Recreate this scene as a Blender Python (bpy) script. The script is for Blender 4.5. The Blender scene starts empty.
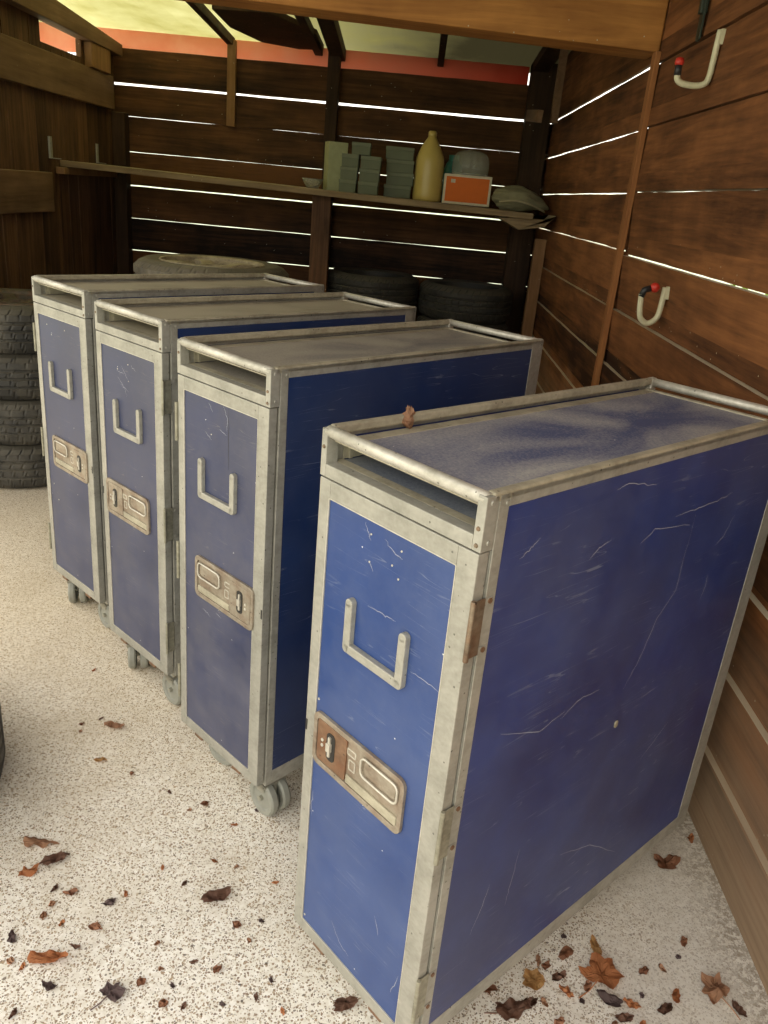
import bpy, bmesh, math, random
from mathutils import Vector, Matrix, noise
random.seed(7)
PI = math.pi
scene = bpy.context.scene
C = scene.collection

# ------------------------------------------------------------------ materials
def new_mat(name):
    m = bpy.data.materials.new(name); m.use_nodes = True
    nt = m.node_tree; nt.nodes.clear()
    out = nt.nodes.new('ShaderNodeOutputMaterial')
    b = nt.nodes.new('ShaderNodeBsdfPrincipled')
    nt.links.new(b.outputs[0], out.inputs[0])
    return m, nt, b, out
def N(nt, t, **kw):
    n = nt.nodes.new(t)
    for k, v in kw.items():
        if k.startswith('i_'):
            n.inputs[k[2:].replace('_', ' ')].default_value = v
        else: setattr(n, k, v)
    return n
def L(nt, a, b): nt.links.new(a, b)
def coords(nt, scale=(1, 1, 1), kind='Object', rot=(0, 0, 0), loc=(0, 0, 0)):
    tc = nt.nodes.new('ShaderNodeTexCoord'); mp = nt.nodes.new('ShaderNodeMapping')
    mp.inputs['Scale'].default_value = scale; mp.inputs['Rotation'].default_value = rot
    mp.inputs['Location'].default_value = loc
    L(nt, tc.outputs[kind], mp.inputs[0]); return mp.outputs[0]
def ramp(nt, src, stops):
    r = nt.nodes.new('ShaderNodeValToRGB'); e = r.color_ramp.elements
    while len(e) < len(stops): e.new(0.5)
    for el, (p, c) in zip(e, stops):
        el.position = p; el.color = (*c, 1) if len(c) == 3 else c
    if src is not None: L(nt, src, r.inputs[0])
    return r.outputs[0]
def mixc(nt, f, a, b, mode='MIX'):
    m = nt.nodes.new('ShaderNodeMix'); m.data_type = 'RGBA'; m.blend_type = mode
    for s, i in ((f, 0), (a, 6), (b, 7)):
        if hasattr(s, 'links'): L(nt, s, m.inputs[i])
        elif isinstance(s, (int, float)): m.inputs[i].default_value = s
        else: m.inputs[i].default_value = (*s, 1)
    return m.outputs[2]
def math_(nt, op, a, b=None):
    m = nt.nodes.new('ShaderNodeMath'); m.operation = op
    for s, i in ((a, 0), (b, 1)):
        if s is None: continue
        if hasattr(s, 'links'): L(nt, s, m.inputs[i])
        else: m.inputs[i].default_value = s
    return m.outputs[0]
def noise_t(nt, vec, scale, detail=4, rough=.55, dist=0):
    n = N(nt, 'ShaderNodeTexNoise'); n.inputs['Scale'].default_value = scale
    n.inputs['Detail'].default_value = detail; n.inputs['Roughness'].default_value = rough
    n.inputs['Distortion'].default_value = dist
    L(nt, vec, n.inputs['Vector']); return n.outputs['Fac']
def bump(nt, h, b, strength=.3, dist=.002):
    n = nt.nodes.new('ShaderNodeBump'); n.inputs['Strength'].default_value = strength
    n.inputs['Distance'].default_value = dist
    L(nt, h, n.inputs['Height']); L(nt, n.outputs[0], b.inputs['Normal'])
def plain(name, col, rough=.6, metal=0, var=.25, scale=25, bumps=.15):
    m, nt, b, o = new_mat(name)
    v = coords(nt); f = noise_t(nt, v, scale)
    c = mixc(nt, f, tuple(x * (1 - var) for x in col), tuple(min(1, x * (1 + var)) for x in col))
    L(nt, c, b.inputs['Base Color']); b.inputs['Roughness'].default_value = rough
    b.inputs['Metallic'].default_value = metal
    if bumps: bump(nt, noise_t(nt, v, scale * 4), b, bumps, .001)
    return m

def wood(name, dark, light, axis, board=None, dust=0.0, floor_dirt=0.0, rough=.75, dustcol=(.45, .40, .30)):
    """board: (axis index across boards, origin, pitch)"""
    m, nt, b, o = new_mat(name)
    tc = nt.nodes.new('ShaderNodeTexCoord'); sep = nt.nodes.new('ShaderNodeSeparateXYZ')
    L(nt, tc.outputs['Object'], sep.inputs[0])
    vec = tc.outputs['Object']; bn = None
    if board:
        ax, org, pit = board
        q = math_(nt, 'FLOOR', math_(nt, 'DIVIDE', math_(nt, 'SUBTRACT', sep.outputs[ax], org), pit))
        wn = nt.nodes.new('ShaderNodeTexWhiteNoise'); wn.noise_dimensions = '1D'; L(nt, q, wn.inputs['W'])
        va = nt.nodes.new('ShaderNodeVectorMath'); va.operation = 'MULTIPLY_ADD'
        L(nt, wn.outputs['Color'], va.inputs[0]); va.inputs[1].default_value = (7, 7, 7)
        L(nt, vec, va.inputs[2]); vec = va.outputs[0]; bn = wn.outputs['Value']
    mp = nt.nodes.new('ShaderNodeMapping'); s = [9, 9, 9]; s[axis] = .8
    mp.inputs['Scale'].default_value = s; L(nt, vec, mp.inputs[0])
    big = noise_t(nt, mp.outputs[0], 1.3, 6, .65, .9)
    mp2 = nt.nodes.new('ShaderNodeMapping'); s = [70, 70, 70]; s[axis] = 3
    mp2.inputs['Scale'].default_value = s; L(nt, vec, mp2.inputs[0])
    fine = noise_t(nt, mp2.outputs[0], 1, 4, .6)
    blot = noise_t(nt, vec, 3.2, 4, .6)
    f = math_(nt, 'ADD', math_(nt, 'MULTIPLY', big, .75), math_(nt, 'MULTIPLY', fine, .35))
    f = math_(nt, 'ADD', f, math_(nt, 'MULTIPLY', math_(nt, 'SUBTRACT', blot, .5), .5))
    if bn is not None: f = math_(nt, 'ADD', f, math_(nt, 'MULTIPLY', math_(nt, 'SUBTRACT', bn, .5), .28))
    c = ramp(nt, f, [(.33, dark), (.58, tuple((a + l) / 2 for a, l in zip(dark, light))), (.78, light)])
    # pale specks of dust and web
    sp = nt.nodes.new('ShaderNodeTexVoronoi'); sp.inputs['Scale'].default_value = 38
    L(nt, tc.outputs['Object'], sp.inputs['Vector'])
    spk = math_(nt, 'LESS_THAN', sp.outputs['Distance'], .085)
    wsp = nt.nodes.new('ShaderNodeSeparateColor'); L(nt, sp.outputs['Color'], wsp.inputs[0])
    spk = math_(nt, 'MULTIPLY', spk, math_(nt, 'GREATER_THAN', wsp.outputs[0], .87))
    c = mixc(nt, spk, c, (.5, .45, .32))
    if dust:
        g = nt.nodes.new('ShaderNodeNewGeometry'); sg = nt.nodes.new('ShaderNodeSeparateXYZ')
        L(nt, g.outputs['True Normal'], sg.inputs[0])
        up = math_(nt, 'GREATER_THAN', sg.outputs[2], .4)
        c = mixc(nt, math_(nt, 'MULTIPLY', up, dust), c, dustcol)
    if floor_dirt:
        zz = math_(nt, 'ADD', sep.outputs[2], math_(nt, 'MULTIPLY', noise_t(nt, tc.outputs['Object'], 6, 5), .35))
        k = ramp(nt, zz, [(.26, (1, 1, 1)), (.78, (0, 0, 0))])
        k = math_(nt, 'MULTIPLY', k, math_(nt, 'ADD', .45, math_(nt, 'MULTIPLY', fine, .8)))
        c = mixc(nt, math_(nt, 'MULTIPLY', k, floor_dirt), c, (.40, .285, .185))
    L(nt, c, b.inputs['Base Color']); b.inputs['Roughness'].default_value = rough
    b.inputs['Specular IOR Level'].default_value = .25
    bump(nt, math_(nt, 'ADD', fine, big), b, .5, .003)
    return m

def alu(name, c1=(.425, .41, .355), c2=(.29, .28, .235), metal=.35, rust=0.0):
    m, nt, b, o = new_mat(name)
    v = coords(nt)
    f = noise_t(nt, v, 14, 6, .65)
    fine = noise_t(nt, coords(nt, (90, 90, 130)), 1, 3)
    c = ramp(nt, math_(nt, 'ADD', math_(nt, 'MULTIPLY', f, .7), math_(nt, 'MULTIPLY', fine, .3)),
             [(.36, c2), (.6, c1)])
    if rust:
        c = mixc(nt, math_(nt, 'MULTIPLY', ramp(nt, noise_t(nt, v, 30, 4), [(.45, (0, 0, 0)), (.62, (1, 1, 1))]), rust), c, (.22, .10, .05))
    # small dark dings
    vo = nt.nodes.new('ShaderNodeTexVoronoi'); vo.inputs['Scale'].default_value = 55
    L(nt, v, vo.inputs['Vector'])
    c = mixc(nt, math_(nt, 'LESS_THAN', vo.outputs['Distance'], .09), c, tuple(x * .55 for x in c2))
    L(nt, c, b.inputs['Base Color']); b.inputs['Metallic'].default_value = metal
    L(nt, ramp(nt, f, [(.3, (.62,) * 3), (.7, (.42,) * 3)]), b.inputs['Roughness'])
    bump(nt, f, b, .25, .001)
    return m

def blue(name, base, dusty, rough=.36, dust=.25, scratch=.7, tint=(.35, .38, .45), patch=None):
    m, nt, b, o = new_mat(name)
    v = coords(nt)
    f = noise_t(nt, v, 4, 4, .6)
    c = mixc(nt, ramp(nt, f, [(.35, (0, 0, 0)), (.7, (1, 1, 1))]), base, dusty)
    # fine scratches: stretched noises, cut at a narrow band, in three directions
    tot = None
    for k, (rot, s) in enumerate([((0.55, .4, .3), (1.2, 1.2, 26)), ((-.8, -.5, .2), (1.6, 1.6, 34)), ((1.35, 1.2, .1), (1.4, 1.4, 30))]):
        n = noise_t(nt, coords(nt, s, rot=rot, loc=(k * 3.1, k * 1.7, 0)), 1.3, 2, .5, .25)
        band = math_(nt, 'LESS_THAN', math_(nt, 'ABSOLUTE', math_(nt, 'SUBTRACT', n, .5)), .0035)
        msk = ramp(nt, noise_t(nt, coords(nt, loc=(k * 5 + 1, 2, 9)), 11, 4), [(.52, (0, 0, 0)), (.66, (1, 1, 1))])
        t = math_(nt, 'MULTIPLY', band, msk)
        tot = t if tot is None else math_(nt, 'MAXIMUM', tot, t)
    c = mixc(nt, math_(nt, 'MULTIPLY', tot, scratch * .55), c, tint)
    vo = nt.nodes.new('ShaderNodeTexVoronoi'); vo.inputs['Scale'].default_value = 60
    L(nt, v, vo.inputs['Vector'])
    sc = nt.nodes.new('ShaderNodeSeparateColor'); L(nt, vo.outputs['Color'], sc.inputs[0])
    spk = math_(nt, 'MULTIPLY', math_(nt, 'LESS_THAN', vo.outputs['Distance'], .07), math_(nt, 'GREATER_THAN', sc.outputs[0], .93))
    c = mixc(nt, spk, c, (.7, .7, .7))
    hz = ramp(nt, noise_t(nt, coords(nt, (1, 1, 1), loc=(3, 3, 3)), 2.6, 8, .75), [(.4, (0, 0, 0)), (.75, (1, 1, 1))])
    dm = math_(nt, 'MULTIPLY', hz, dust)
    c = mixc(nt, dm, c, tint)
    L(nt, c, b.inputs['Base Color'])
    L(nt, math_(nt, 'ADD', math_(nt, 'MULTIPLY', hz, .3), rough), b.inputs['Roughness'])
    bump(nt, noise_t(nt, v, 9, 2), b, .05, .002)
    return m

def dusty_top(name, base, dustc, lo=.35, hi=.65):
    m, nt, b, o = new_mat(name)
    v = coords(nt)
    # dust lies thicker round the rim of the tray, thinner in wiped swirls
    a = noise_t(nt, coords(nt, (3, 1.6, 1), loc=(.4, .2, 0)), 1.6, 3, .5, 1.4)
    g = noise_t(nt, v, 260, 3, .7)
    f = math_(nt, 'ADD', math_(nt, 'MULTIPLY', a, .85), math_(nt, 'MULTIPLY', g, .50))
    sp_ = nt.nodes.new('ShaderNodeSeparateXYZ'); L(nt, v, sp_.inputs[0])
    dx_ = math_(nt, 'SUBTRACT', sp_.outputs[0], .15); dy_ = math_(nt, 'SUBTRACT', sp_.outputs[1], .45)
    f = math_(nt, 'ADD', f, math_(nt, 'ADD', math_(nt, 'MULTIPLY', math_(nt, 'MULTIPLY', dx_, dx_), 9), math_(nt, 'MULTIPLY', math_(nt, 'MULTIPLY', dy_, dy_), .9)))
    c = mixc(nt, ramp(nt, f, [(lo, (0, 0, 0)), (hi, (1, 1, 1))]), base, dustc)
    vo = nt.nodes.new('ShaderNodeTexVoronoi'); vo.inputs['Scale'].default_value = 70
    L(nt, v, vo.inputs['Vector'])
    sc = nt.nodes.new('ShaderNodeSeparateColor'); L(nt, vo.outputs['Color'], sc.inputs[0])
    spk = math_(nt, 'MULTIPLY', math_(nt, 'LESS_THAN', vo.outputs['Distance'], .10), math_(nt, 'GREATER_THAN', sc.outputs[0], .93))
    c = mixc(nt, spk, c, (.75, .72, .66))
    L(nt, c, b.inputs['Base Color']); b.inputs['Roughness'].default_value = .6
    b.inputs['Specular IOR Level'].default_value = .35
    bump(nt, g, b, .2, .0006)
    return m

def concrete():
    m, nt, b, o = new_mat('exposed_aggregate_concrete')
    v = coords(nt)
    warp = N(nt, 'ShaderNodeTexNoise'); warp.inputs['Scale'].default_value = 60; warp.inputs['Detail'].default_value = 2
    L(nt, v, warp.inputs['Vector'])
    vm = nt.nodes.new('ShaderNodeVectorMath'); vm.operation = 'MULTIPLY_ADD'
    L(nt, warp.outputs['Color'], vm.inputs[0]); vm.inputs[1].default_value = (.010, .010, .010); L(nt, v, vm.inputs[2])
    base = mixc(nt, noise_t(nt, v, 1.3, 5, .6), (.62, .57, .47), (.84, .79, .69))
    base = mixc(nt, ramp(nt, noise_t(nt, v, 75, 5, .7), [(.35, (0, 0, 0)), (.62, (1, 1, 1))]), base, (.93, .90, .83))
    # pebbles of three sizes, only some of the cells coloured
    h = None
    for sc_, th, gate, cols in ((175, .40, .46, [(0, (.16, .10, .06)), (.5, (.36, .26, .16)), (1, (.60, .52, .40))]),
                                (290, .40, .50, [(0, (.07, .05, .035)), (.4, (.28, .18, .10)), (1, (.50, .42, .32))]),
                                (105, .28, .80, [(0, (.10, .08, .06)), (.6, (.26, .22, .18)), (1, (.42, .28, .16))])):
        vo = nt.nodes.new('ShaderNodeTexVoronoi'); vo.inputs['Scale'].default_value = sc_; vo.inputs['Randomness'].default_value = 1
        L(nt, vm.outputs[0], vo.inputs['Vector'])
        s = nt.nodes.new('ShaderNodeSeparateColor'); L(nt, vo.outputs['Color'], s.inputs[0])
        k = math_(nt, 'MULTIPLY', math_(nt, 'LESS_THAN', vo.outputs['Distance'], th), math_(nt, 'GREATER_THAN', s.outputs[0], gate))
        base = mixc(nt, math_(nt, 'MULTIPLY', k, .92), base, ramp(nt, s.outputs[1], cols))
        h = k if h is None else math_(nt, 'MAXIMUM', h, k)
    # trodden dust and mud patches
    dirt = ramp(nt, noise_t(nt, v, 2.2, 7, .7), [(.48, (0, 0, 0)), (.72, (1, 1, 1))])
    base = mixc(nt, math_(nt, 'MULTIPLY', dirt, .5), base, (.42, .35, .25))
    sy = nt.nodes.new('ShaderNodeSeparateXYZ'); L(nt, v, sy.inputs[0])
    tan = math_(nt, 'ADD', sy.outputs[1], math_(nt, 'MULTIPLY', noise_t(nt, v, 1.6, 5, .65), 1.4))  # tan towards the back: dust tone with the warm light put into it
    tan = ramp(nt, math_(nt, 'MULTIPLY', tan, .25), [(.42, (0, 0, 0)), (.72, (1, 1, 1))])
    base = mixc(nt, math_(nt, 'MULTIPLY', tan, .42), base, (.66, .50, .27))
    # smooth cement smears near the right wall
    sx = nt.nodes.new('ShaderNodeSeparateXYZ'); L(nt, v, sx.inputs[0])
    sm = math_(nt, 'ADD', sx.outputs[0], math_(nt, 'MULTIPLY', noise_t(nt, v, 7, 4), .5))
    sm = ramp(nt, sm, [(.62, (0, 0, 0)), (.85, (1, 1, 1))])
    base = mixc(nt, math_(nt, 'MULTIPLY', sm, .6), base, mixc(nt, noise_t(nt, v, 30, 5, .7), (.48, .44, .37), (.80, .76, .68)))
    # crumbs and grit swept up against the wall
    cr = math_(nt, 'ADD', sx.outputs[0], math_(nt, 'MULTIPLY', noise_t(nt, v, 14, 4), .16))
    cr = math_(nt, 'MULTIPLY', ramp(nt, cr, [(.775, (0, 0, 0)), (.85, (1, 1, 1))]), ramp(nt, noise_t(nt, v, 70, 5, .75), [(.47, (0, 0, 0)), (.52, (1, 1, 1))]))
    base = mixc(nt, math_(nt, 'MULTIPLY', cr, .55), base, (.20, .145, .09))
    L(nt, base, b.inputs['Base Color']); b.inputs['Roughness'].default_value = .85
    b.inputs['Specular IOR Level'].default_value = .2
    bump(nt, math_(nt, 'ADD', h, noise_t(nt, v, 90, 3)), b, .35, .002)
    return m

def rubber(name, col=(.022, .021, .019), dust=(.10, .09, .07)):
    m, nt, b, o = new_mat(name)
    v = coords(nt)
    c = mixc(nt, ramp(nt, noise_t(nt, v, 7, 5, .65), [(.4, (0, 0, 0)), (.75, (1, 1, 1))]), col, dust)
    g = nt.nodes.new('ShaderNodeNewGeometry'); sg = nt.nodes.new('ShaderNodeSeparateXYZ')
    L(nt, g.outputs['True Normal'], sg.inputs[0])
    c = mixc(nt, math_(nt, 'MULTIPLY', math_(nt, 'GREATER_THAN', sg.outputs[2], .6), .35), c, (.16, .14, .10))
    L(nt, c, b.inputs['Base Color']); b.inputs['Roughness'].default_value = .65
    bump(nt, noise_t(nt, v, 120, 3), b, .2, .001)
    return m

def translucent(name, col1, col2, trans=.7, scale=2.5, grad=None, alpha=1):
    m, nt, b, o = new_mat(name)
    nt.nodes.remove(b)
    v = coords(nt); f = noise_t(nt, v, scale, 5, .6)
    c = mixc(nt, ramp(nt, f, [(.35, (0, 0, 0)), (.65, (1, 1, 1))]), col1, col2)
    if grad:   # (x0, x1, colour at x1): blends towards that colour along x
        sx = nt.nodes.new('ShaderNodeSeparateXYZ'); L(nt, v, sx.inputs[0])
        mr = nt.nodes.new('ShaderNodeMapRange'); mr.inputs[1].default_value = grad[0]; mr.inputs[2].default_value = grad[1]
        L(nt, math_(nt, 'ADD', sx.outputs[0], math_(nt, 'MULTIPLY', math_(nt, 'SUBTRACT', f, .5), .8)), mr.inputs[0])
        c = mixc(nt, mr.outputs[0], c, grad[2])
    d = nt.nodes.new('ShaderNodeBsdfDiffuse'); t = nt.nodes.new('ShaderNodeBsdfTranslucent')
    mx = nt.nodes.new('ShaderNodeMixShader'); mx.inputs[0].default_value = trans
    L(nt, c, d.inputs[0]); L(nt, c, t.inputs[0]); L(nt, d.outputs[0], mx.inputs[1]); L(nt, t.outputs[0], mx.inputs[2])
    L(nt, mx.outputs[0], o.inputs[0])
    return m

def glassy(name, col, rough=.1, alpha=.45):
    m, nt, b, o = new_mat(name)
    b.inputs['Base Color'].default_value = (*col, 1); b.inputs['Roughness'].default_value = rough
    b.inputs['Transmission Weight'].default_value = .75; b.inputs['IOR'].default_value = 1.2
    f = noise_t(nt, coords(nt), 12)
    L(nt, mixc(nt, f, col, tuple(x * .7 for x in col)), b.inputs['Base Color'])
    return m

M = {}
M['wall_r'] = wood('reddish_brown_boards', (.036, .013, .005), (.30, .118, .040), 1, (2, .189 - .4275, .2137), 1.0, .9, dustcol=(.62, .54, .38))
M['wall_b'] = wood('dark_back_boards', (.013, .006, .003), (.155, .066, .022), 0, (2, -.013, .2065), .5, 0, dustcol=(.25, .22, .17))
M['wall_l'] = wood('rough_upright_planks', (.035, .018, .009), (.20, .10, .048), 2, (1, 0, .137), .3)
M['rail'] = wood('weathered_rail_board', (.10, .055, .030), (.26, .155, .085), 1, None, .4)
M['beam'] = wood('warm_sawn_beam', (.20, .075, .018), (.52, .235, .06), 0, None, .3)
M['post'] = wood('dark_post', (.018, .010, .005), (.075, .038, .018), 2, None, .3)
M['lath'] = wood('pale_brown_lath', (.17, .085, .035), (.36, .20, .09), 2, None, .3)
M['rust_lath'] = wood('reddish_lath', (.20, .075, .025), (.42, .18, .06), 2, None, .3)
M['shelf'] = wood('dusty_shelf_board', (.13, .085, .045), (.33, .24, .13), 0, None, .6, dustcol=(.42, .36, .25))
M['alu'] = alu('scuffed_aluminium')
M['alu_d'] = alu('dusty_top_aluminium', (.46, .42, .31), (.28, .25, .18), .15)
M['alu_b'] = alu('bare_tube_aluminium', (.66, .63, .55), (.40, .38, .31), .45)
M['hinge_grey'] = alu('grey_hinge_steel', (.40, .38, .29), (.20, .19, .14), .5)
M['hinge'] = alu('tarnished_hinge_steel', (.30, .24, .17), (.13, .09, .06), .6, .5)
M['latch'] = alu('stained_latch_steel', (.42, .37, .29), (.24, .19, .14), .5, .25)
M['latch_brown'] = alu('brown_latch_steel', (.28, .17, .10), (.15, .08, .045), .4, .6)
M['bright'] = alu('worn_bright_steel', (.72, .69, .60), (.5, .47, .4), .6)
M['dark'] = plain('dark_slot', (.02, .018, .015), .6)
M['front0'] = blue('blue_door_laminate', (.013, .042, .165), (.021, .057, .205), .34, .22, tint=(.26, .29, .36))
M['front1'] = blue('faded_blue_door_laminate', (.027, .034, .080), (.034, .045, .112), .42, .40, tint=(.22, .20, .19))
M['side0'] = blue('navy_side_laminate', (.016, .024, .110), (.023, .043, .185), .30, .22, 1, tint=(.21, .23, .31))
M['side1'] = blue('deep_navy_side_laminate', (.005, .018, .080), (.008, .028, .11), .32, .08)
M['top0'] = dusty_top('blue_tray_under_dust', (.075, .090, .18), (.42, .40, .37), .60, 1.0)
M['top1'] = dusty_top('grey_tray_under_dust', (.17, .16, .16), (.36, .33, .27), .52, .82)
M['top2'] = dusty_top('beige_dusty_tray', (.30, .27, .19), (.42, .38, .28), .42, .76)
M['slot0'] = dusty_top('blue_slot_floor', (.05, .075, .15), (.26, .28, .30), .50, .88)
M['scratch'] = plain('pale_scratch', (.33, .34, .40), .7, 0, .1)
M['wheel'] = plain('grey_caster_rubber', (.26, .26, .22), .55, 0, .3)
M['fork'] = alu('caster_steel', (.42, .41, .34), (.24, .23, .18), .6, .1)
M['ply'] = wood('pale_plywood', (.42, .28, .12), (.62, .44, .22), 2)
M['concrete'] = concrete()
M['rubber'] = rubber('dusty_tyre_rubber')
M['rubber_d'] = rubber('old_tyre_rubber', (.02, .02, .017), (.05, .046, .035))
M['rubber_l'] = rubber('brown_dusty_tyre_rubber', (.055, .048, .035), (.17, .145, .10))
M['rim'] = alu('dusty_alloy', (.42, .36, .25), (.20, .165, .11), .3)
M['rim_d'] = alu('dark_alloy', (.17, .15, .12), (.07, .06, .045), .4, .4)
M['red'] = plain('red_plastic', (.55, .035, .02), .45)
M['black'] = plain('black_tape', (.02, .02, .02), .45)
M['cream'] = plain('cream_painted_hook', (.62, .58, .38), .5, 0, .15, 60)
M['strap'] = plain('dark_green_metal', (.035, .045, .03), .5, .4)
M['roof'] = translucent('yellow_roof_sheet', (.60, .58, .33), (.74, .73, .50), .8, 3.0, (-1.2, .2, (.15, .14, .095)))  # sheet turns greyer and darker towards the right
M['fascia'] = translucent('red_plastic_fascia', (.86, .44, .33), (.92, .58, .47), .65, 4.5, (-1.4, .7, (.34, .07, .045)))  # light falling off to the right is put into the fascia colour
M['opaque_roof'] = plain('dark_roof_boards', (.10, .07, .04), .8)
M['box_tall'] = plain('faded_green_card', (.36, .37, .21), .8)
M['box_green'] = plain('grey_green_card', (.125, .14, .09), .8, 0, .2, 10)
M['lid_green'] = plain('dull_green_card_lid', (.165, .18, .12), .8, 0, .2, 10)
M['orange'] = plain('orange_card', (.66, .14, .008), .7, 0, .08)
M['white_card'] = plain('cream_card', (.62, .56, .40), .7)
M['jug'] = plain('cloudy_yellow_plastic', (.56, .42, .12), .35, 0, .12, 5)
m, nt, b, o = new_mat('cloudy_clear_plastic')
b.inputs['Base Color'].default_value = (.50, .52, .42, 1); b.inputs['Roughness'].default_value = .2
L(nt, mixc(nt, noise_t(nt, coords(nt), 9), (.35, .37, .28), (.62, .64, .54)), b.inputs['Base Color'])
tr = nt.nodes.new('ShaderNodeBsdfTransparent'); mx = nt.nodes.new('ShaderNodeMixShader'); mx.inputs[0].default_value = .33
L(nt, tr.outputs[0], mx.inputs[1]); L(nt, b.outputs[0], mx.inputs[2]); L(nt, mx.outputs[0], o.inputs[0])
M['clear'] = m
M['glass'] = glassy('dusty_glass', (.82, .80, .70), .1)
M['teal'] = plain('teal_plastic', (.02, .16, .15), .4)
M['bag'] = plain('dusty_canvas', (.23, .21, .12), .9, 0, .35, 12, .5)
M['bag_s'] = plain('pale_canvas_seam', (.38, .33, .20), .9)
leafcols = [(.32, .145, .075), (.44, .24, .135), (.19, .095, .06), (.55, .32, .12), (.15, .10, .095), (.50, .20, .075)]
for i, c in enumerate(leafcols):
    m, nt, b, o = new_mat('dry_leaf_%d' % i)
    f = noise_t(nt, coords(nt), 60, 4)
    L(nt, mixc(nt, f, tuple(x * .55 for x in c), tuple(x * 1.35 for x in c)), b.inputs['Base Color'])
    b.inputs['Roughness'].default_value = .7
    M['leaf%d' % i] = m
M['hedge'] = translucent('green_leaves', (.10, .22, .03), (.30, .42, .06), .5, 3)
M['bark'] = plain('stem_bark', (.08, .05, .03), .8)

# ------------------------------------------------------------------ mesh helpers
def link(name, bm, mat, parent=None, bevel=0, smooth=False, loc=(0, 0, 0), rot=(0, 0, 0)):
    me = bpy.data.meshes.new(name); bmesh.ops.recalc_face_normals(bm, faces=bm.faces)
    bm.to_mesh(me); bm.free()
    if mat: me.materials.append(M[mat] if isinstance(mat, str) else mat)
    if smooth:
        for p_ in me.polygons: p_.use_smooth = True
    o = bpy.data.objects.new(name, me); C.objects.link(o)
    o.location = loc; o.rotation_euler = rot
    if parent: o.parent = parent
    if bevel:
        md = o.modifiers.new('bevel', 'BEVEL'); md.width = bevel; md.segments = 2; md.limit_method = 'ANGLE'
    return o
def tag(o, label, cat, group=None):
    o['label'] = label; o['category'] = cat
    if group: o['group'] = group
    return o
def thing(name, label, cat, loc=(0, 0, 0), rz=0, group=None):
    o = bpy.data.objects.new(name, None); C.objects.link(o)
    o.empty_display_size = .1
    o.location = loc; o.rotation_euler = (0, 0, rz); return tag(o, label, cat, group)
def struct(name, bm, mat, bevel=0, loc=(0, 0, 0), rot=(0, 0, 0)):
    o = link(name, bm, mat, None, bevel, False, loc, rot); o['kind'] = 'structure'; return o
def NB(): return bmesh.new()
def box(bm, x0, x1, y0, y1, z0, z1, mat=None):
    vs = [bm.verts.new(c) for c in ((x0, y0, z0), (x1, y0, z0), (x1, y1, z0), (x0, y1, z0), (x0, y0, z1), (x1, y0, z1), (x1, y1, z1), (x0, y1, z1))]
    if mat: 
        for v in vs: v.co = mat @ v.co
    for f in ((0, 3, 2, 1), (4, 5, 6, 7), (0, 1, 5, 4), (1, 2, 6, 5), (2, 3, 7, 6), (3, 0, 4, 7)): bm.faces.new([vs[i] for i in f])
    return vs
def prism(bm, pts, y0, y1, swap='xz'):
    """outline in x,z extruded along y (or x,y along z)"""
    def P_(a, b, c): return (a, c, b) if swap == 'xz' else ((a, b, c) if swap == 'xy' else (c, a, b))
    A = [bm.verts.new(P_(a, b, y0)) for a, b in pts]; B = [bm.verts.new(P_(a, b, y1)) for a, b in pts]
    bm.faces.new(A); bm.faces.new(B[::-1])
    n = len(pts)
    for i in range(n): bm.faces.new((A[i], B[i], B[(i + 1) % n], A[(i + 1) % n]))
def rrect(x0, x1, z0, z1, r, n=5):
    pts = []
    for cx, cz, a in ((x1 - r, z1 - r, 0), (x0 + r, z1 - r, 90), (x0 + r, z0 + r, 180), (x1 - r, z0 + r, 270)):
        for k in range(n + 1):
            t = math.radians(a + 90 * k / n); pts.append((cx + r * math.cos(t), cz + r * math.sin(t)))
    return pts
def ring_prism(bm, outer, inner, y0, y1):
    n = len(outer)
    vo0 = [bm.verts.new((a, y0, b)) for a, b in outer]; vi0 = [bm.verts.new((a, y0, b)) for a, b in inner]
    vo1 = [bm.verts.new((a, y1, b)) for a, b in outer]; vi1 = [bm.verts.new((a, y1, b)) for a, b in inner]
    for i in range(n):
        j = (i + 1) % n
        bm.faces.new((vo0[i], vo0[j], vi0[j], vi0[i])); bm.faces.new((vo1[i], vi1[i], vi1[j], vo1[j]))
        bm.faces.new((vo0[i], vo1[i], vo1[j], vo0[j])); bm.faces.new((vi0[i], vi0[j], vi1[j], vi1[i]))
def cyl(bm, a, b, r, n=20, r2=None):
    a = Vector(a); b = Vector(b); d = (b - a).normalized(); r2 = r if r2 is None else r2
    u = d.orthogonal().normalized(); w = d.cross(u)
    A = [bm.verts.new(a + r * (math.cos(t) * u + math.sin(t) * w)) for t in [2 * PI * k / n for k in range(n)]]
    B = [bm.verts.new(b + r2 * (math.cos(t) * u + math.sin(t) * w)) for t in [2 * PI * k / n for k in range(n)]]
    bm.faces.new(A[::-1]); bm.faces.new(B)
    for i in range(n): bm.faces.new((A[i], A[(i + 1) % n], B[(i + 1) % n], B[i]))
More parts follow.
